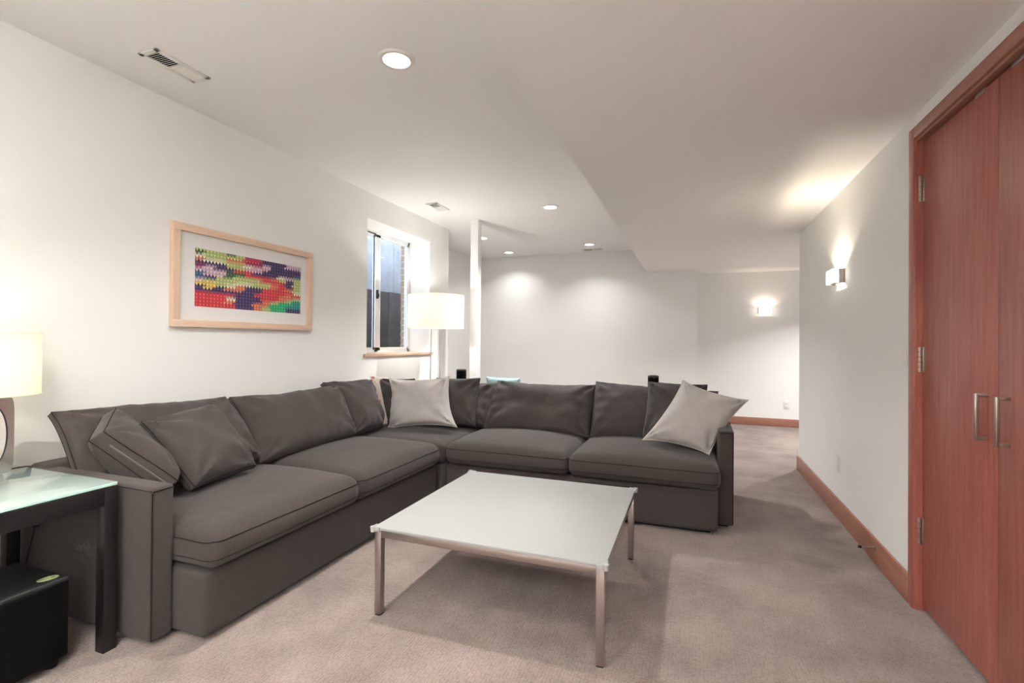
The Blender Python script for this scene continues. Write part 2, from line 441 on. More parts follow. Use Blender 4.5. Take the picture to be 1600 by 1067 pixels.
# ------------------------------------------------------------------ wall sconces
def sconce(name_label, cx, cy, cz, face, up):   # face: 'x' = on a wall facing -x, 'y' = on a wall facing -y
    t = thing('wall_sconce', name_label, 'wall lamp', (cx, cy, cz))
    def bb(u0, u1, d0, d1, z0, z1, bev=.002):   # u along wall, d away from wall
        if face == 'x': return B(cx-d1, cx-d0, cy+u0, cy+u1, cz+z0, cz+z1, bev=bev)
        return B(cx+u0, cx+u1, cy-d1, cy-d0, cz+z0, cz+z1, bev=bev)
    obj('back_plate', bb(-.06, .06, 0, .014, -.040, .040), M_nickel, t)
    obj('bracket', bb(-.082, -.076, .0, .035, -.048, .048), M_nickel, t)
    obj('bracket', bb(.076, .082, .0, .035, -.048, .048), M_nickel, t)
    bm = bb(-.08, .08, .062, .070, -.046, .046)
    for a in (bb(-.08, -.074, .035, .066, -.046, .046), bb(.074, .08, .035, .066, -.046, .046)):
        me = bpy.data.meshes.new('x'); a.to_mesh(me); bm.from_mesh(me); a.free()
    obj('glass_shade', bm, M_opal, t)
    obj('bulb', bb(-.035, .035, .032, .044, -.022, -.010, .004), M_bulb, t)
    obj('added_baffle', bb(-.074, .074, .016, .062, -.046, -.043, .0005), M_nickel, t)  # plate added to hold back the light falling downwards
    d = .040
    p = (cx-d, cy, cz+.004) if face == 'x' else (cx, cy-d, cz+.004)
    light('sconce_lamp', 'POINT', p, up, (1, .86, .66), shadow_soft_size=.008)
sconce('box-shaped lit wall lamp on the right-hand wall, nearer of the two', XR, 3.86, 1.624, 'x', 8)
sconce('small lit wall lamp on the far hallway wall', .970, YC, 1.647, 'y', 1.5)

# ------------------------------------------------------------------ downlights
labs = ['largest and nearest round ceiling downlight, left of the dropped soffit',
        'round downlight in mid ceiling, second nearest, straight beyond the largest one',
        'round downlight beside the slotted vent at the far wall',
        'small round downlight glimpsed just right of the white post',
        'round downlight closest to the warm glow on the far wall']
first = None
for i, (x, y) in enumerate(DL+DL_OFF):
    z = HS if x > XS else HC
    lab = labs[i] if i < 5 else ['round downlight in the ceiling behind the viewpoint over the coffee table end', 'unseen round downlight added in the ceiling at the rear of the room behind the viewpoint', 'unseen round downlight added in the low hallway ceiling round the corner'][i-5]
    if first is None:
        t = thing('downlight', lab, 'downlight', (x, y, z), 'recessed ceiling downlights')
        bm = bmesh.new(); lathe(bm, [(.060, z-.003), (.066, z-.010), (.082, z-.009), (.090, z), (.060, z)], x, y, 48, close=True)
        ring = obj('trim_ring', bm, M_white, t)
        bm = bmesh.new(); lathe(bm, [(.0001, z-.005), (.061, z-.004), (.061, z-.0005), (.0001, z-.0005)], x, y, 40)
        lens = obj('lens', bm, M_lens, t); first = t
    else:
        t = first.copy(); col.objects.link(t); t.location = (x, y, z); t['label'] = lab
        for ch in (ring, lens):
            c2 = ch.copy(); col.objects.link(c2); c2.parent = t

# ------------------------------------------------------------------ ceiling vents
def vent(x0, x1, y0, y1, along, dark_first, label):
    """louvred register: slats run across, two banks tilted opposite ways"""
    z = HC; t = thing('ceiling_vent', label, 'vent', ((x0+x1)/2, (y0+y1)/2, z), 'ceiling air registers')
    bm = bmesh.new(); e = .022
    box(bm, x0, x0+e, y0, y1, z-.008, z, bev=.002); box(bm, x1-e, x1, y0, y1, z-.008, z, bev=.002)
    box(bm, x0, x1, y0, y0+e, z-.008, z, bev=.002); box(bm, x0, x1, y1-e, y1, z-.008, z, bev=.002)
    if along == 'y': ym = (y0+y1)/2; box(bm, x0, x1, ym-.006, ym+.006, z-.008, z, bev=.001)
    else: xm = (x0+x1)/2; box(bm, xm-.006, xm+.006, y0, y1, z-.008, z, bev=.001)
    obj('vent_frame', bm, M_white, t)
    obj('duct_dark_sheet', B(x0+.01, x1-.01, y0+.01, y1-.01, z-.0015, z-.0005), M_dark, t)  # dark sheet stands in for the shaded duct; the ceiling is uncut
    n = 9
    a0, a1 = (y0+e, y1-e) if along == 'y' else (x0+e, x1-e)
    mid = (a0+a1)/2
    for bank in (0, 1):
        s, f = (a0, mid-.006) if bank == 0 else (mid+.006, a1)
        tilt = math.radians(34) * (-1 if bank == 0 else 1) * (-1 if along == 'x' else 1)
        for k in range(n):
            c = s + (f-s)*(k+.5)/n
            wd = .0075 if (bank == 0) == dark_first else .0125
            bm = bmesh.new(); box(bm, -wd/2, wd/2, -.5, .5, -.0006, .0006)
            M4 = Matrix.Rotation(tilt, 4, 'Y')
            bmesh.ops.transform(bm, matrix=M4, verts=bm.verts)
            if along == 'y':
                bmesh.ops.scale(bm, vec=(1, x1-x0-2*e+.004, 1), verts=bm.verts)
                bmesh.ops.rotate(bm, matrix=Matrix.Rotation(PI/2, 3, 'Z'), verts=bm.verts)
                bmesh.ops.translate(bm, verts=bm.verts, vec=((x0+x1)/2, c, z-.005))
            else:
                bmesh.ops.scale(bm, vec=(1, y1-y0-2*e+.004, 1), verts=bm.verts)
                bmesh.ops.translate(bm, verts=bm.verts, vec=(c, (y0+y1)/2, z-.005))
            obj('slat', bm, M_white, t)
vent(-2.49, -2.365, 1.575, 1.855, 'y', True, 'nearest ceiling vent, its near half showing dark slots')
vent(-2.49, -2.365, 4.27, 4.545, 'y', True, 'ceiling vent above the window end of the left wall')
vent(-1.53, -1.235, 7.10, 7.24, 'x', False, 'thin-looking ceiling vent by the far wall behind a downlight')

# ------------------------------------------------------------------ framed picture
t = thing('framed_picture', 'wide framed print of colourful scale-like bands on the left wall', 'picture', (XL, 2.5, 1.54))
py0, py1, pz0, pz1 = 1.955, 3.047, 1.240, 1.841; fw = .042
for (a, b, c, d, mt) in ((py0, py1, pz1-fw, pz1, M_mapleY), (py0, py1, pz0, pz0+fw, M_mapleY), (py0, py0+fw, pz0+fw, pz1-fw, M_mapleZ), (py1-fw, py1, pz0+fw, pz1-fw, M_mapleZ)):
    obj('frame_side', B(XL, XL+.032, a, b, c, d, bev=.0015), mt, t)
mb = obj('mat_board', B(XL+.002, XL+.010, py0+fw-.002, py1-fw+.002, pz0+fw-.002, pz1-fw+.002), M_mat, t)
rows = """GGGDGMMKKKPP
DGGGGRRKKKPP
WGGOOMMPKKKK
OWWGGWPPKKKK
KKKGGPPKKKKB
MPKKRRKKKWPG
PPPDDRRROGKG
BPPDGGGRRRKG
BKGGGGGGORKG
PGGGWWGGOROG
YYGWOKKRRRRW
KYKOOKKRRROR
KKKKKKRRROOG
RRRRKKKRROGT
RRRWKKKOGEET
RRROKKOOEETT
RRRRKKOGEEKK""".split()
PC = dict(G=(.46, .52, .20), K=(.055, .03, .12), R=(.62, .045, .06), O=(.66, .19, .10), P=(.60, .42, .50), Y=(.72, .50, .10), E=(.02, .42, .18), T=(.015, .28, .24), M=(.30, .02, .10), W=(.72, .70, .52), D=(.05, .10, .05), B=(.04, .12, .22))
ay0, ay1, az0, az1 = 2.100, 2.942, 1.366, 1.716
bm = bmesh.new(); cl = bm.loops.layers.float_color.new('Col')
nr, ncol = 17, 36; dy = (ay1-ay0)/ncol; dz = (az1-az0)/nr; xx = XL+.0105
def face(vs, colr):
    f = bm.faces.new([bm.verts.new(v) for v in vs])
    for l in f.loops: l[cl] = (*colr, 1)
def pc(r, c):
    return PC[rows[max(0, min(nr-1, r))][max(0, min(11, int(c)//3))]]
for r in range(nr):
    for c in range(ncol):
        j = random.uniform(.85, 1.12)
        base = tuple(x*j for x in pc(r, c + (r % 2)))
        y = ay0+c*dy; z1 = az1-r*dz; z0 = z1-dz
        nxt = tuple(x*.8 for x in pc(r+1, c))
        lit = tuple(min(.9, x*1.25+.10) for x in base)
        face([(xx, y, z0), (xx, y+dy/2, z0), (xx, y, z1)], base) if False else None
        # background of the cell is the next band, over it a downward scale with a paler printed centre
        face([(xx, y, z0), (xx, y+dy, z0), (xx, y+dy, z1), (xx, y, z1)], nxt)
        face([(xx+.0002, y, z1), (xx+.0002, y+dy/2, z0), (xx+.0002, y+dy, z1)], base)
        face([(xx+.0004, y+dy*.28, z1-dz*.18), (xx+.0004, y+dy*.5, z0+dz*.12), (xx+.0004, y+dy*.72, z1-dz*.18)], lit)
M_art = mat('printed_bands', (1, 1, 1), .6)
at = nd(M_art, 'ShaderNodeVertexColor'); at.layer_name = 'Col'; lk(M_art, at.outputs[0], P(M_art).inputs['Base Color'])
obj('print', bm, M_art, t)
M_pg = mat('picture_glass', (1, 1, 1), .03); P(M_pg).inputs['Transmission Weight'].default_value = 1; P(M_pg).inputs['IOR'].default_value = 1.01
# ------------------------------------------------------------------ soft goods builders
def nz(p, s, k=0): return noise.noise(Vector((p[0]*s+k*7.3, p[1]*s+k*3.1, p[2]*s-k*5.7)))
def pillow(name, corners, th, parent=None, m=None, n=26, pinch=.05, p=2.6, gus=.0, sag=0, seed=0, wr=.006, ear=0.0,
           pipe=None, piperad=.004, base=None, crease=.010, flop=0):
    """corners TL, TR, BR, BL of the cushion's middle sheet; th = full thickness; gus = half width of the edge band"""
    TL, TR, BR, BL = [Vector(c) for c in corners]
    nrm = ((TR-TL)+(BR-BL)).cross((TL-BL)+(TR-BR)).normalized()   # towards the front
    if nrm.dot(Vector((0, 0, H))-(TL+BR)/2 + Vector((0, 0, .2))) < 0: nrm = -nrm
    up = ((TL-BL)+(TR-BR)).normalized()
    wlen = (TR-TL).length; hlen = (TL-BL).length
    def mid(u, v):
        cu = u*(1-pinch*(1-v*v)**.8*(abs(u)**3)); cv = v*(1-pinch*(1-u*u)**.8*(abs(v)**3))
        a, b = (cu+1)/2, (cv+1)/2
        q = (BL*(1-a)+BR*a)*(1-b) + (TL*(1-a)+TR*a)*b
        if sag: q = q - up*sag*(1-u*u)*max(0, v)**2*(1+.5*noise.noise(Vector((u*1.7+seed, 0, 0))))
        if flop: q = q - nrm*flop*max(0, v)**3
        return q
    bm = bmesh.new(); grid = {}
    def prof(x):   # even spacing, denser at edges
        return math.sin(x*PI/2)*.35 + x*.65
    for side in (1, -1):
        for i in range(n+1):
            for j in range(n+1):
                u = prof(-1+2*i/n); v = prof(-1+2*j/n)
                edge = max(abs(u), abs(v))
                h = max(0, (1-abs(u)**p)*(1-abs(v)**p))**.5
                h *= 1 - .12*v   # heavier at the bottom
                t = gus + (th/2-gus)*h
                q = mid(u, v)
                w1 = nz(q, 4.5, seed)*wr*1.6 + nz(q, 11, seed+1)*wr*.5
                # creases running in from the corners and edges
                cr = 0
                for cu_, cv_ in ((1, 1), (-1, 1), (1, -1), (-1, -1)):
                    du, dv = (cu_-u)*wlen, (cv_-v)*hlen
                    d = math.hypot(du, dv); ang = math.atan2(abs(dv), abs(du)+1e-6)
                    cr += math.sin(ang*9+seed+cu_*2+cv_)*math.exp(-d*3.6)*min(1, d*8)
                er = math.sin(u*wlen*30+seed*2+2*nz(q, 6, seed))*math.exp(-(1-abs(v))*5)*min(1, (1-abs(v))*8)
                er += math.sin(v*hlen*34+seed*3+2*nz(q, 6, seed))*math.exp(-(1-abs(u))*5)*min(1, (1-abs(u))*8)
                k = min(1, (1-edge)*12) if gus == 0 else min(1, .25+(1-edge)*8)
                t += (w1 + cr*crease + er*crease*.35)*k
                if gus == 0 and edge > .9999:
                    if side == -1: grid[(side, i, j)] = grid[(1, i, j)]; continue
                    t = 0
                grid[(side, i, j)] = bm.verts.new(q + nrm*side*t)
        for i in range(n):
            for j in range(n):
                q4 = [grid[(side, a, b)] for a, b in ((i, j), (i+1, j), (i+1, j+1), (i, j+1))]
                bm.faces.new(q4 if side == 1 else q4[::-1])
    loop = [(i, 0) for i in range(n)] + [(n, j) for j in range(n)] + [(n-i, n) for i in range(n)] + [(0, n-j) for j in range(n)]
    if gus > 0:
        for a, b in zip(loop, loop[1:]+loop[:1]):
            bm.faces.new((grid[(1, *a)], grid[(1, *b)], grid[(-1, *b)], grid[(-1, *a)]))
    fr = [grid[(1, *a)].co.copy() for a in loop]; bk = [grid[(-1, *a)].co.copy() for a in loop]
    o = obj(name, bm, m or M_sofa, parent, ang=70, base=base)
    if pipe:
        bm = bmesh.new(); tube(bm, fr, piperad, 6, True)
        if gus > 0: tube(bm, bk, piperad, 6, True)
        obj('piping', bm, pipe, o)
    return o, fr, bk

def soft_box(x0, x1, y0, y1, z0, z1, r=.03, crown=0, bulge=0, n=14, seed=0, wr=.003, front=None, fb=0, nz_=6):
    """rounded upholstered block; crown lifts the top, bulge pushes the sides out; front = '+x' or '-y' side that swells by fb"""
    bm = bmesh.new(); bmesh.ops.create_cube(bm, size=2)
    bmesh.ops.subdivide_edges(bm, edges=bm.edges[:], cuts=n, use_grid_fill=True)
    cx, cy, cz = (x0+x1)/2, (y0+y1)/2, (z0+z1)/2; hx, hy, hz = (x1-x0)/2, (y1-y0)/2, (z1-z0)/2
    def warp(t, h):      # bring more rows near the edges so the rounding is well sampled
        s = abs(t); k = 1-r/h*1.02
        out = s/.72*k if s < .72 else k+(s-.72)/.28*(1-k)
        return math.copysign(out*h, t)
    for v in bm.verts:
        u, w_, q = v.co
        p = Vector((warp(u, hx), warp(w_, hy), warp(q, hz)))
        inn = Vector((max(-hx+r, min(hx-r, p.x)), max(-hy+r, min(hy-r, p.y)), max(-hz+r, min(hz-r, p.z))))
        d = p-inn
        if d.length > 1e-7: p = inn + d.normalized()*r if max(abs(u), abs(w_), abs(q)) > .999 else p
        a, b, c = p.x/hx, p.y/hy, p.z/hz
        if crown: p.z += crown*(1-a*a)**.6*(1-b*b)**.6*(1 if c > 0 else 0)*min(1, max(0, c*1.0)) if abs(a) < 1 and abs(b) < 1 else 0
        s = (1-c*c)
        if bulge and s > 0:
            p.x += math.copysign(bulge, a)*abs(a)**8*s; p.y += math.copysign(bulge, b)*abs(b)**8*s
        if front == '+x' and fb and s > 0: p.x += fb*max(0, a)**6*s*(1-.5*b*b)
        if front == '-y' and fb and s > 0: p.y -= fb*max(0, -b)**6*s*(1-.5*a*a)
        wv = Vector((cx, cy, cz))+p
        p += p.normalized()*(nz(wv, 5, seed)*wr + nz(wv, 14, seed)*wr*.35)
        v.co = Vector((cx, cy, cz))+p
    return bm

# ------------------------------------------------------------------ sectional sofa
S = thing('sectional_sofa', 'large charcoal L-shaped sectional sofa in the room corner', 'sofa', (-2.2, 3.7, 0))
ZB = .272
# bases (left run, corner, right run)
obj('base', soft_box(-2.70, -1.742, 1.368, 3.185, .022, ZB, r=.022, n=12, wr=.002, seed=1), M_sofa, S)
obj('base', soft_box(-2.70, -1.700, 3.195, 4.12, .022, ZB, r=.022, n=12, wr=.002, seed=2), M_sofa, S)
obj('base', soft_box(-1.692, .153, 3.232, 4.12, .022, ZB, r=.022, n=12, wr=.002, seed=3), M_sofa, S)
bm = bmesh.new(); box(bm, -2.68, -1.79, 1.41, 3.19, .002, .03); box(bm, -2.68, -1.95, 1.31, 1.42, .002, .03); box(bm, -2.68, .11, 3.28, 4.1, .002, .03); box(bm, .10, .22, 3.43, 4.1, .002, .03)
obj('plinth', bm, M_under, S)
# backs
obj('back_frame', soft_box(-2.745, -2.60, 1.30, 4.20, .022, .620, r=.03, n=12, wr=.002, seed=4), M_sofa, S)
obj('back_frame', soft_box(-2.60, .22, 4.06, 4.20, .022, .620, r=.03, n=12, wr=.002, seed=5), M_sofa, S)
# arms
def arm(x0, x1, y0, y1, z1, seams, seed):
    a = obj('arm', soft_box(x0, x1, y0, y1, .022, z1, r=.016, n=14, wr=.0025, seed=seed), M_sofa, S)
    bm = bmesh.new()
    for sm in seams: tube(bm, sm, .0022, 6)
    obj('piping', bm, M_seam, a); return a
arm(-2.735, -1.905, 1.276, 1.366, .604, [
    [(-1.9055, 1.281, .03), (-1.9045, 1.279, .3), (-1.906, 1.280, .585)],
    [(-1.91, 1.279, .592), (-2.2, 1.2765, .594), (-2.7, 1.279, .594)],
    [(-1.9055, 1.283, .590), (-1.9055, 1.36, .592)]], 6)
arm(.157, .249, 3.385, 4.20, .616, [
    [(.244, 3.384, .03), (.245, 3.384, .3), (.244, 3.385, .60)],
    [(.165, 3.384, .603), (.24, 3.384, .603)],
    [(.248, 3.40, .605), (.250, 3.8, .606), (.248, 4.18, .605)]], 7)
# seat cushions
def seat(x0, x1, y0, y1, front, seed, z1=.425, crown=.052):
    bm = soft_box(x0, x1, y0, y1, .276, z1, r=.048, crown=crown, bulge=.006, n=18, wr=.005, seed=seed, front=front, fb=.020)
    from mathutils.bvhtree import BVHTree
    bvh = BVHTree.FromBMesh(bm); s = obj('seat_cushion', bm, M_sofa, S, ang=70)
    bm = bmesh.new(); R_ = .05
    for zz, tr in ((z1-.024, .0022), (.318, .0012)):
        pts = []
        for cx_, cy_, a0_ in ((x1-R_, y1-R_, 0), (x0+R_, y1-R_, 90), (x0+R_, y0+R_, 180), (x1-R_, y0+R_, 270)):
            for k in range(7):
                a = math.radians(a0_+15*k); pts.append(Vector((cx_+(R_+.03)*math.cos(a), cy_+(R_+.03)*math.sin(a), zz)))
        full = []
        for k, p in enumerate(pts):
            q = pts[(k+1) % len(pts)]; m_ = max(1, int((q-p).length/.03))
            for j in range(m_): full.append(p.lerp(q, j/m_))
        out = []
        for p in full:
            co, no, _, _ = bvh.find_nearest(p); out.append(co+(p-co).normalized()*.0008)
        tube(bm, out, tr, 6, True)
    obj('piping', bm, M_seam, s); return s
    bm = bmesh.new()
    for zz, dd in ((z1-.018, .004), (.305, .004)):
        pts = []
        if front == '+x':
            xf = x1+.010
            for k in range(25):
                y = y0+.03+(y1-y0-.06)*k/24; e = abs(2*k/24-1); pts.append((xf+.002-.03*e**10, y, zz+.006*(1-e*e)))
        else:
            yf = y0-.010
            for k in range(25):
                x = x0+.03+(x1-x0-.06)*k/24; e = abs(2*k/24-1); pts.append((x, yf-.002+.03*e**10, zz+.006*(1-e*e)))
        tube(bm, pts, .0022, 6)
    obj('piping', bm, M_seam, s); return s
seat(-2.52, -1.715, 1.372, 2.262, '+x', 11)
seat(-2.52, -1.715, 2.270, 3.180, '+x', 12)
seat(-1.682, -.775, 3.205, 4.02, '-y', 13)
seat(-.767, .160, 3.205, 4.02, '-y', 14)
bm = soft_box(-2.58, -1.690, 3.190, 4.04, .280, .418, r=.04, crown=.03, bulge=0, n=14, wr=.004, seed=15)
obj('seat_cushion', bm, M_sofa, S, ang=70)
# back cushions: TL, TR, BR, BL
BC = [
 ([(-2.665, 1.352, .846), (-2.615, 2.180, .834), (-2.370, 2.205, .465), (-2.42, 1.340, .48)], 21, .012),
 ([(-2.635, 2.225, .824), (-2.595, 3.122, .828), (-2.345, 3.030, .468), (-2.36, 2.178, .440)], 22, .02),
 ([(-2.665, 3.068, .850), (-2.635, 3.600, .834), (-2.365, 3.395, .462), (-2.36, 3.030, .464)], 23, .008),
 ([(-2.51, 4.03, .80), (-1.610, 4.025, .808), (-1.597, 3.825, .440), (-2.39, 3.825, .430)], 24, .02),
 ([(-1.606, 4.020, .832), (-.728, 4.020, .828), (-.750, 3.785, .425), (-1.630, 3.785, .438)], 25, .025),
 ([(-.740, 4.025, .856), (.186, 4.020, .814), (.114, 3.785, .458), (-.738, 3.785, .430)], 26, .02)]
for cs, sd, sg in BC:
    o_, fr_, bk_ = pillow('back_cushion', cs, .235, S, n=40, pinch=.012, p=2.8, gus=.018, sag=sg, seed=sd, wr=.015, pipe=M_seam, piperad=.0018, crease=.022, flop=.03)

# ------------------------------------------------------------------ throw pillows
o_, fr_, bk_ = pillow('throw_pillow', [(-2.54, 1.505, .827), (-2.325, 1.330, .762), (-2.12, 1.500, .530), (-2.44, 1.62, .49)], .21, n=28, pinch=.0, p=2.2, gus=.030, seed=31, wr=.008, pipe=M_seam, piperad=.002, base=(-2.3, 1.47, .5))
tag(o_, 'charcoal pillow leaning on the near arm with its zipped edge showing', 'pillow', 'charcoal throw pillows on the sofa')
bm = bmesh.new(); nn = 26
zp = [(a+b)/2 for a, b in zip(fr_, bk_)][nn+2:2*nn-1]
ctr = sum(zp, Vector())/len(zp)
tube(bm, [p_+ (p_-Vector((-2.35, 1.5, .62))).normalized()*.002 for p_ in zp], .004, 6)
obj('zip', bm, M_zip, o_)
def throw(cs, label, seed, th=.17, gus=.010, m=None, pipe=M_seam, pr=.002, grp='charcoal throw pillows on the sofa', pinch=.04, **k):
    c = sum((Vector(x) for x in cs), Vector())/4
    o, a, b = pillow('throw_pillow', cs, th, n=28, pinch=pinch, p=2.4, gus=gus, seed=seed, m=m, pipe=pipe, piperad=pr, base=(c.x, c.y, min(x[2] for x in cs)), **k)
    tag(o, label, 'pillow', grp); return o
throw([(-2.385, 1.540, .780), (-2.40, 1.900, .822), (-2.145, 1.965, .505), (-2.085, 1.575, .503)], 'charcoal pillow tilted like a diamond beside the zipped pillow', 32, th=.20, gus=.012, crease=.022)
throw([(-2.665, 3.775, .824), (-2.33, 3.84, .828), (-2.27, 3.67, .455), (-2.452, 3.62, .442)], 'charcoal pillow half hidden left of the pale pillow in the sofa corner', 33, th=.16, crease=.022)
throw([(-2.14, 3.90, .836), (-1.716, 3.89, .852), (-1.682, 3.73, .462), (-2.03, 3.73, .455)], 'charcoal pillow just right of the pale pillow in the sofa corner', 34, th=.16, crease=.022)
throw([(-.313, 3.88, .872), (.105, 3.87, .863), (.081, 3.68, .475), (-.340, 3.68, .472)], 'charcoal pillow behind the large pale pillow at the right arm', 35, th=.16, crease=.022)
GP = 'pale linen throw pillows'
throw([(-2.517, 3.71, .840), (-1.914, 3.71, .874), (-1.748, 3.525, .486), (-2.400, 3.525, .425)], 'pale linen pillow with a flat flange edge in the sofa corner', 36, th=.17, gus=.0, m=M_pil, pipe=M_pilpipe, pr=.004, grp=GP, pinch=.15, wr=.013, crease=.024)
throw([(-.061, 3.71, .907), (.361, 3.70, .786), (.107, 3.455, .445), (-.320, 3.485, .504)], 'large pale linen pillow tilted over the right arm', 37, th=.17, gus=.0, m=M_pil, pipe=M_pilpipe, pr=.004, grp=GP, pinch=.12, wr=.013, crease=.022)
# cream pillow with a red motif, only its edge shows
M_cream = mat('cream_red_print', (.62, .54, .47), .9)
v_ = coords(M_cream); vo_ = nd(M_cream, 'ShaderNodeTexVoronoi'); vo_.inputs['Scale'].default_value = 16; lk(M_cream, v_, vo_.inputs['Vector'])
lk(M_cream, ramp(M_cream, vo_.outputs['Distance'], [(.22, (.55, .13, .11)), (.30, (.62, .54, .47))]), P(M_cream).inputs['Base Color'])
throw([(-2.735, 3.735, .846), (-2.40, 3.93, .800), (-2.34, 3.76, .46), (-2.490, 3.600, .445)], 'cream pillow with red motif wedged between corner cushions, edge showing', 38, th=.05, gus=.008, m=M_cream, pipe=None, grp='', pinch=.02)

# ------------------------------------------------------------------ coffee table
T = thing('coffee_table', 'square low coffee table with white glass top and steel legs', 'coffee table', (-.78, 2.265, 0))
fx0, fx1, fy0, fy1 = -1.268, -.292, 1.780, 2.752; L = .030; zt = .362
for (x, y) in ((fx0, fy0), (fx1-L, fy0), (fx0, fy1-L), (fx1-L, fy1-L)):
    lg = obj('leg', B(x, x+L, y, y+L, .006, zt, bev=.0012), M_steel, T)
    obj('foot_pad', B(x+.002, x+L-.002, y+.002, y+L-.002, 0, .007, bev=.001), M_rubber, lg)
for (x0, x1, y0, y1) in ((fx0+L, fx1-L, fy0, fy0+L), (fx0+L, fx1-L, fy1-L, fy1), (fx0, fx0+L, fy0+L, fy1-L), (fx1-L, fx1, fy0+L, fy1-L)):
    obj('rail', B(x0, x1, y0, y1, zt-.030, zt, bev=.0012), M_steel, T)
obj('tabletop', B(fx0-.006, fx1+.006, fy0-.006, fy1+.006, zt+.003, zt+.013, bev=.0015), M_tabletop, T)
for sx, x in ((-1, fx0), (1, fx1)):
    for sy, y in ((-1, fy0), (1, fy1)):
        bm = bmesh.new()
        cyl(bm, (x+sx*.006, y+sy*.006, zt-.006), (x+sx*.006, y+sy*.006, zt+.016), .0105, .012, 18)
        box(bm, min(x, x-sx*.028), max(x, x-sx*.028), y-.004+sy*.008, y+.004+sy*.008, zt-.002, zt+.016, bev=.0015)
        box(bm, x-.004+sx*.008, x+.004+sx*.008, min(y, y-sy*.028), max(y, y-sy*.028), zt-.002, zt+.016, bev=.0015)
        obj('corner_bumper', bm, M_clear, T)

# ------------------------------------------------------------------ side table
T = thing('side_table', 'black side table with frosted green glass top by the near sofa arm', 'side table', (-2.375, .93, 0))
a0, a1, b0, b1 = -2.705, -2.042, .590, 1.246; L = .046
for (x, y) in ((a0, b0), (a1-L, b0), (a0, b1-L), (a1-L, b1-L)):
    obj('leg', B(x, x+L, y, y+L, 0, .613, bev=.0015), M_black, T)
for (x0, x1, y0, y1) in ((a0+L, a1-L, b0, b0+L), (a0+L, a1-L, b1-L, b1), (a0, a0+L, b0+L, b1-L), (a1-L, a1, b0+L, b1-L)):
    obj('rail', B(x0, x1, y0, y1, .548, .613, bev=.0015), M_black, T)
g_ = obj('glass_top', B(a0-.002, a1-.004, b0-.002, b1-.002, .615, .627, bev=.0012), [M_frost, M_gedge], T)
for p in g_.data.polygons:
    if abs(p.normal.z) < .5: p.material_index = 1

# ------------------------------------------------------------------ subwoofer
T = thing('subwoofer', 'black subwoofer box with an oval sticker under the side table', 'subwoofer', (-2.25, .92, 0))
bm = bmesh.new(); box(bm, -2.415, -2.105, .715, 1.125, .032, .312, bev=.005, seg=3)
obj('cabinet', bm, M_char, T)
bm = bmesh.new(); n = 16; pr_ = []
for k in range(n+1):
    y = .718+.404*k/n; pr_.append((-2.106+.022*(1-(2*k/n-1)**2)+.004, y))
vt = []
for z in (.036, .300): vt.append([bm.verts.new((x, y, z)) for x, y in pr_] + [bm.verts.new((-2.106, 1.122, z)), bm.verts.new((-2.106, .718, z))])
for k in range(len(vt[0])):
    j = (k+1) % len(vt[0]); bm.faces.new((vt[0][k], vt[0][j], vt[1][j], vt[1][k]))
bm.faces.new(vt[0][::-1]); bm.faces.new(vt[1])
obj('grille', bm, M_blackmatte, T)
for (x, y) in ((-2.14, 1.09), (-2.14, .75), (-2.38, 1.09), (-2.38, .75)):
    bm = bmesh.new(); cyl(bm, (x, y, 0), (x, y, .034), .02, .024); obj('foot', bm, M_rubber, T)
bm = bmesh.new(); lathe(bm, [(.0001, .3132), (.030, .3132), (.030, .3118)], 0, 0, 36)
bmesh.ops.scale(bm, vec=(.62, 1.0, 1), verts=bm.verts); bmesh.ops.rotate(bm, matrix=Matrix.Rotation(math.radians(-15), 3, 'Z'), verts=bm.verts)
bmesh.ops.translate(bm, verts=bm.verts, vec=(-2.150, 1.085, 0))
st = obj('sticker', bm, M_sticker, T)
bm = bmesh.new(); bmesh.ops.create_circle(bm, cap_ends=True, segments=20, radius=.007)
bmesh.ops.translate(bm, verts=bm.verts, vec=(-2.147, 1.098, .3136)); 
for k in range(3): box(bm, -2.163+.007*k, -2.161+.007*k, 1.062, 1.088, .3133, .3136)
obj('emblem', bm, M_stink, st)
obj('badge', B(-2.089, -2.0865, .985, 1.012, .056, .0605, bev=.0004), M_chrome, T)

# ------------------------------------------------------------------ table lamp
def shade(T, cx, cy, r, z0, z1, seg=64):
    bm = bmesh.new(); th_ = .0015
    lathe(bm, [(r, z0), (r, z1), (r-th_, z1), (r-th_, z0)], cx, cy, seg, close=True)
    s = obj('lamp_shade', bm, M_shade, T, ang=30)
    for z in (z0, z1):
        bm = bmesh.new(); tube(bm, [(cx+r*math.cos(2*PI*k/seg), cy+r*math.sin(2*PI*k/seg), z) for k in range(seg)], .0022, 6, True)
        obj('rim', bm, M_shade, s)
    return s
lx, ly = -2.60, 1.115
T = thing('table_lamp', 'lit table lamp with white drum shade and steel loop base at left edge', 'table lamp', (lx, ly, .627))
# flat steel slab with an oval opening
bm = bmesh.new(); n = 64; hw, hh, rc = .066, .155, .022; zc = .627+hh
outer, inner = [], []
for k in range(n):
    a = 2*PI*k/n; ca, sa = math.cos(a), math.sin(a); e = 7
    rr = (abs(ca/hw)**e+abs(sa/hh)**e)**(-1/e)
    outer.append((rr*ca, rr*sa)); inner.append((.043*ca, .115*sa))
vv = {}
for d, x in ((0, -.024), (1, .024)):
    vv[d] = ([bm.verts.new((lx+x, ly+u, zc+v)) for u, v in outer], [bm.verts.new((lx+x, ly+u, zc+v)) for u, v in inner])
for k in range(n):
    j = (k+1) % n
    for d in (0, 1): bm.faces.new((vv[d][0][k], vv[d][0][j], vv[d][1][j], vv[d][1][k]))
    for q in (0, 1): bm.faces.new((vv[0][q][k], vv[0][q][j], vv[1][q][j], vv[1][q][k]))
obj('lamp_base', bm, M_chrome, T)
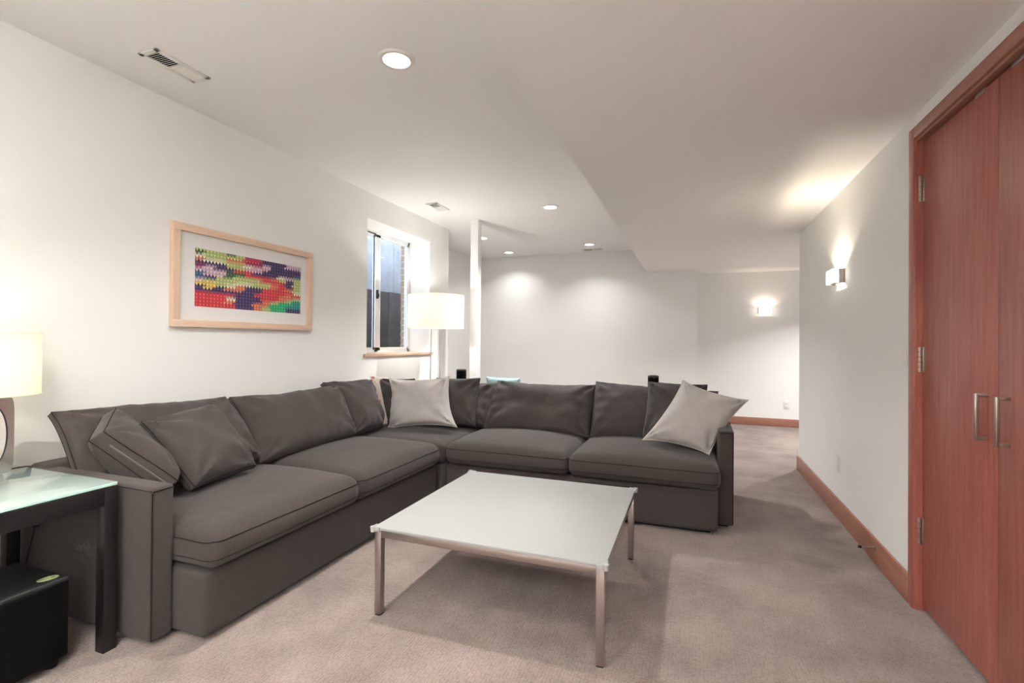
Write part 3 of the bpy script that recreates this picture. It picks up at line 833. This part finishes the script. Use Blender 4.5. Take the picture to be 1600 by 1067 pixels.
bm = bmesh.new(); tube(bm, [(lx+.0245, ly+u, zc+v) for u, v in inner], .0025, 6, True); obj('opening_trim', bm, M_black, T)
bm = bmesh.new(); cyl(bm, (lx, ly, .93), (lx, ly, 1.0), .009); cyl(bm, (lx, ly, .99), (lx, ly, 1.02), .014); obj('socket', bm, M_chrome, T)
bm = bmesh.new(); bmesh.ops.create_uvsphere(bm, u_segments=20, v_segments=12, radius=.028); bmesh.ops.translate(bm, verts=bm.verts, vec=(lx, ly, 1.05)); obj('bulb', bm, M_bulb, T)
bm = bmesh.new()
for k in range(3):
    a = 2*PI*k/3; cyl(bm, (lx, ly, 1.0), (lx+.147*math.cos(a), ly+.147*math.sin(a), 1.182), .0018, seg=8)
obj('shade_carrier', bm, M_chrome, T)
shade(T, lx, ly, .148, .942, 1.188)
light('table_lamp_bulb', 'POINT', (lx, ly, 1.055), 5, WARM, shadow_soft_size=.03)
bm = bmesh.new(); tube(bm, [(lx-.02, ly+.05, .632), (-2.62, 1.20, .631), (-2.615, 1.235, .631), (-2.612, 1.254, .628), (-2.60, 1.257, .60), (-2.588, 1.258, .42), (-2.60, 1.262, .36), (-2.63, 1.262, .28), (-2.66, 1.255, .16), (-2.67, 1.23, .04), (-2.70, 1.20, .012)], .003, 8)
cd_ = obj('cord', bm, M_rubber, T)
obj('cord_switch', B(-2.603, -2.573, 1.246, 1.270, .375, .425, bev=.006), M_rubber, cd_)

# ------------------------------------------------------------------ floor lamp behind the sofa
lx, ly = -2.46, 4.45
T = thing('floor_lamp', 'lit floor lamp with white drum shade on twin thin poles by the window', 'floor lamp', (lx, ly, 0))
bm = bmesh.new(); lathe(bm, [(.0001, 0), (.145, 0), (.15, .004), (.15, .012), (.145, .016), (.0001, .016)], lx, ly, 48); obj('lamp_base', bm, M_chrome, T)
for dx, b in ((-.048, -.075), (.048, .052)):
    bm = bmesh.new(); cyl(bm, (lx+b, ly, .014), (lx+dx, ly, 1.50), .0055, seg=12); obj('pole', bm, M_chrome, T)
bm = bmesh.new(); cyl(bm, (lx-.05, ly, 1.42), (lx+.05, ly, 1.42), .006); cyl(bm, (lx, ly, 1.42), (lx, ly, 1.45), .013); obj('socket', bm, M_chrome, T)
bm = bmesh.new(); bmesh.ops.create_uvsphere(bm, u_segments=20, v_segments=12, radius=.03); bmesh.ops.translate(bm, verts=bm.verts, vec=(lx, ly, 1.475)); obj('bulb', bm, M_bulb, T)
bm = bmesh.new()
for k in range(3):
    a = 2*PI*k/3+.4; cyl(bm, (lx, ly, 1.45), (lx+.282*math.cos(a), ly+.282*math.sin(a), 1.62), .002, seg=8)
obj('shade_carrier', bm, M_chrome, T)
shade(T, lx, ly, .284, 1.302, 1.634, 80)
light('floor_lamp_bulb', 'POINT', (lx, ly, 1.48), 46, (1, .975, .92), shadow_soft_size=.035)

# ------------------------------------------------------------------ fill uplighters added behind the viewpoint
for (tx, ty), zt_, lb in ((FILL_L, 2.02, 'black uplighter floor lamp added as unseen fill behind the viewpoint on the side of the sofa'), (FILL_R, 1.46, 'shorter black uplighter floor lamp added as unseen fill behind the viewpoint near the closet side')):
    T = thing('added_uplighter', lb, 'floor lamp', (tx, ty, 0), 'unseen uplighters added to brighten the room')
    bm = bmesh.new(); lathe(bm, [(.0001, 0), (.14, 0), (.14, .012), (.02, .03), (.0001, .03)], tx, ty, 40); obj('lamp_base', bm, M_black, T)
    bm = bmesh.new(); cyl(bm, (tx, ty, .02), (tx, ty, zt_-.18), .012); obj('pole', bm, M_black, T)
    bm = bmesh.new(); lathe(bm, [(.02, zt_-.18), (.08, zt_-.14), (.11, zt_), (.113, zt_), (.084, zt_-.145), (.02, zt_-.186)], tx, ty, 40, close=True); obj('bowl', bm, M_black, T)

# ------------------------------------------------------------------ satellite speakers on stands behind the sofa
def speaker(x, y, ztop, r, label):
    T = thing('speaker', label, 'speaker', (x, y, 0), 'small black satellite speakers behind the sofa')
    bm = bmesh.new(); lathe(bm, [(.0001, 0), (.11, 0), (.115, .006), (.11, .014), (.02, .02), (.0001, .02)], x, y, 36); obj('stand_base', bm, M_black, T)
    bm = bmesh.new(); cyl(bm, (x, y, .018), (x, y, ztop-.20), .011); obj('stand_pole', bm, M_black, T)
    bm = bmesh.new(); lathe(bm, [(.0001, ztop-.21), (r*.9, ztop-.21), (r, ztop-.20), (r, ztop-.02)], x, y, 36); obj('cabinet', bm, M_blackmatte, T)
    bm = bmesh.new(); lathe(bm, [(r*1.02, ztop-.02), (r*1.02, ztop-.006), (r*.8, ztop), (.0001, ztop+.003)], x, y, 36); obj('cap', bm, M_black, T)
speaker(-2.25, 4.62, .880, .052, 'small black speaker showing above the sofa corner beside the white post')
speaker(-.330, 4.62, .876, .048, 'small black speaker showing above the right end of the sofa back')

# ------------------------------------------------------------------ teal chair behind the corner
T = thing('armchair', 'teal upholstered chair whose top edge shows behind the sofa back', 'chair', (-1.98, 5.35, 0))
cx_, cy_ = -2.0, 5.25
bm = soft_box(cx_-.23, cx_+.23, cy_, cy_+.46, .30, .44, r=.04, crown=.02, n=8); obj('seat', bm, M_teal, T)
pillow('backrest', [(cx_-.20, cy_-.08, .765), (cx_+.20, cy_-.08, .760), (cx_+.21, cy_+.03, .40), (cx_-.21, cy_+.03, .40)], .09, T, M_teal, n=14, gus=.02, wr=.002, crease=0)
for (x, y) in ((cx_-.19, cy_+.05), (cx_+.19, cy_+.05), (cx_-.19, cy_+.40), (cx_+.19, cy_+.40)):
    bm = bmesh.new(); cyl(bm, (x, y, 0), (x, y, .32), .012, .018, 14); obj('leg', bm, M_leg, T)
for o in bpy.data.objects:
    if o.get('group') == '': del o['group']
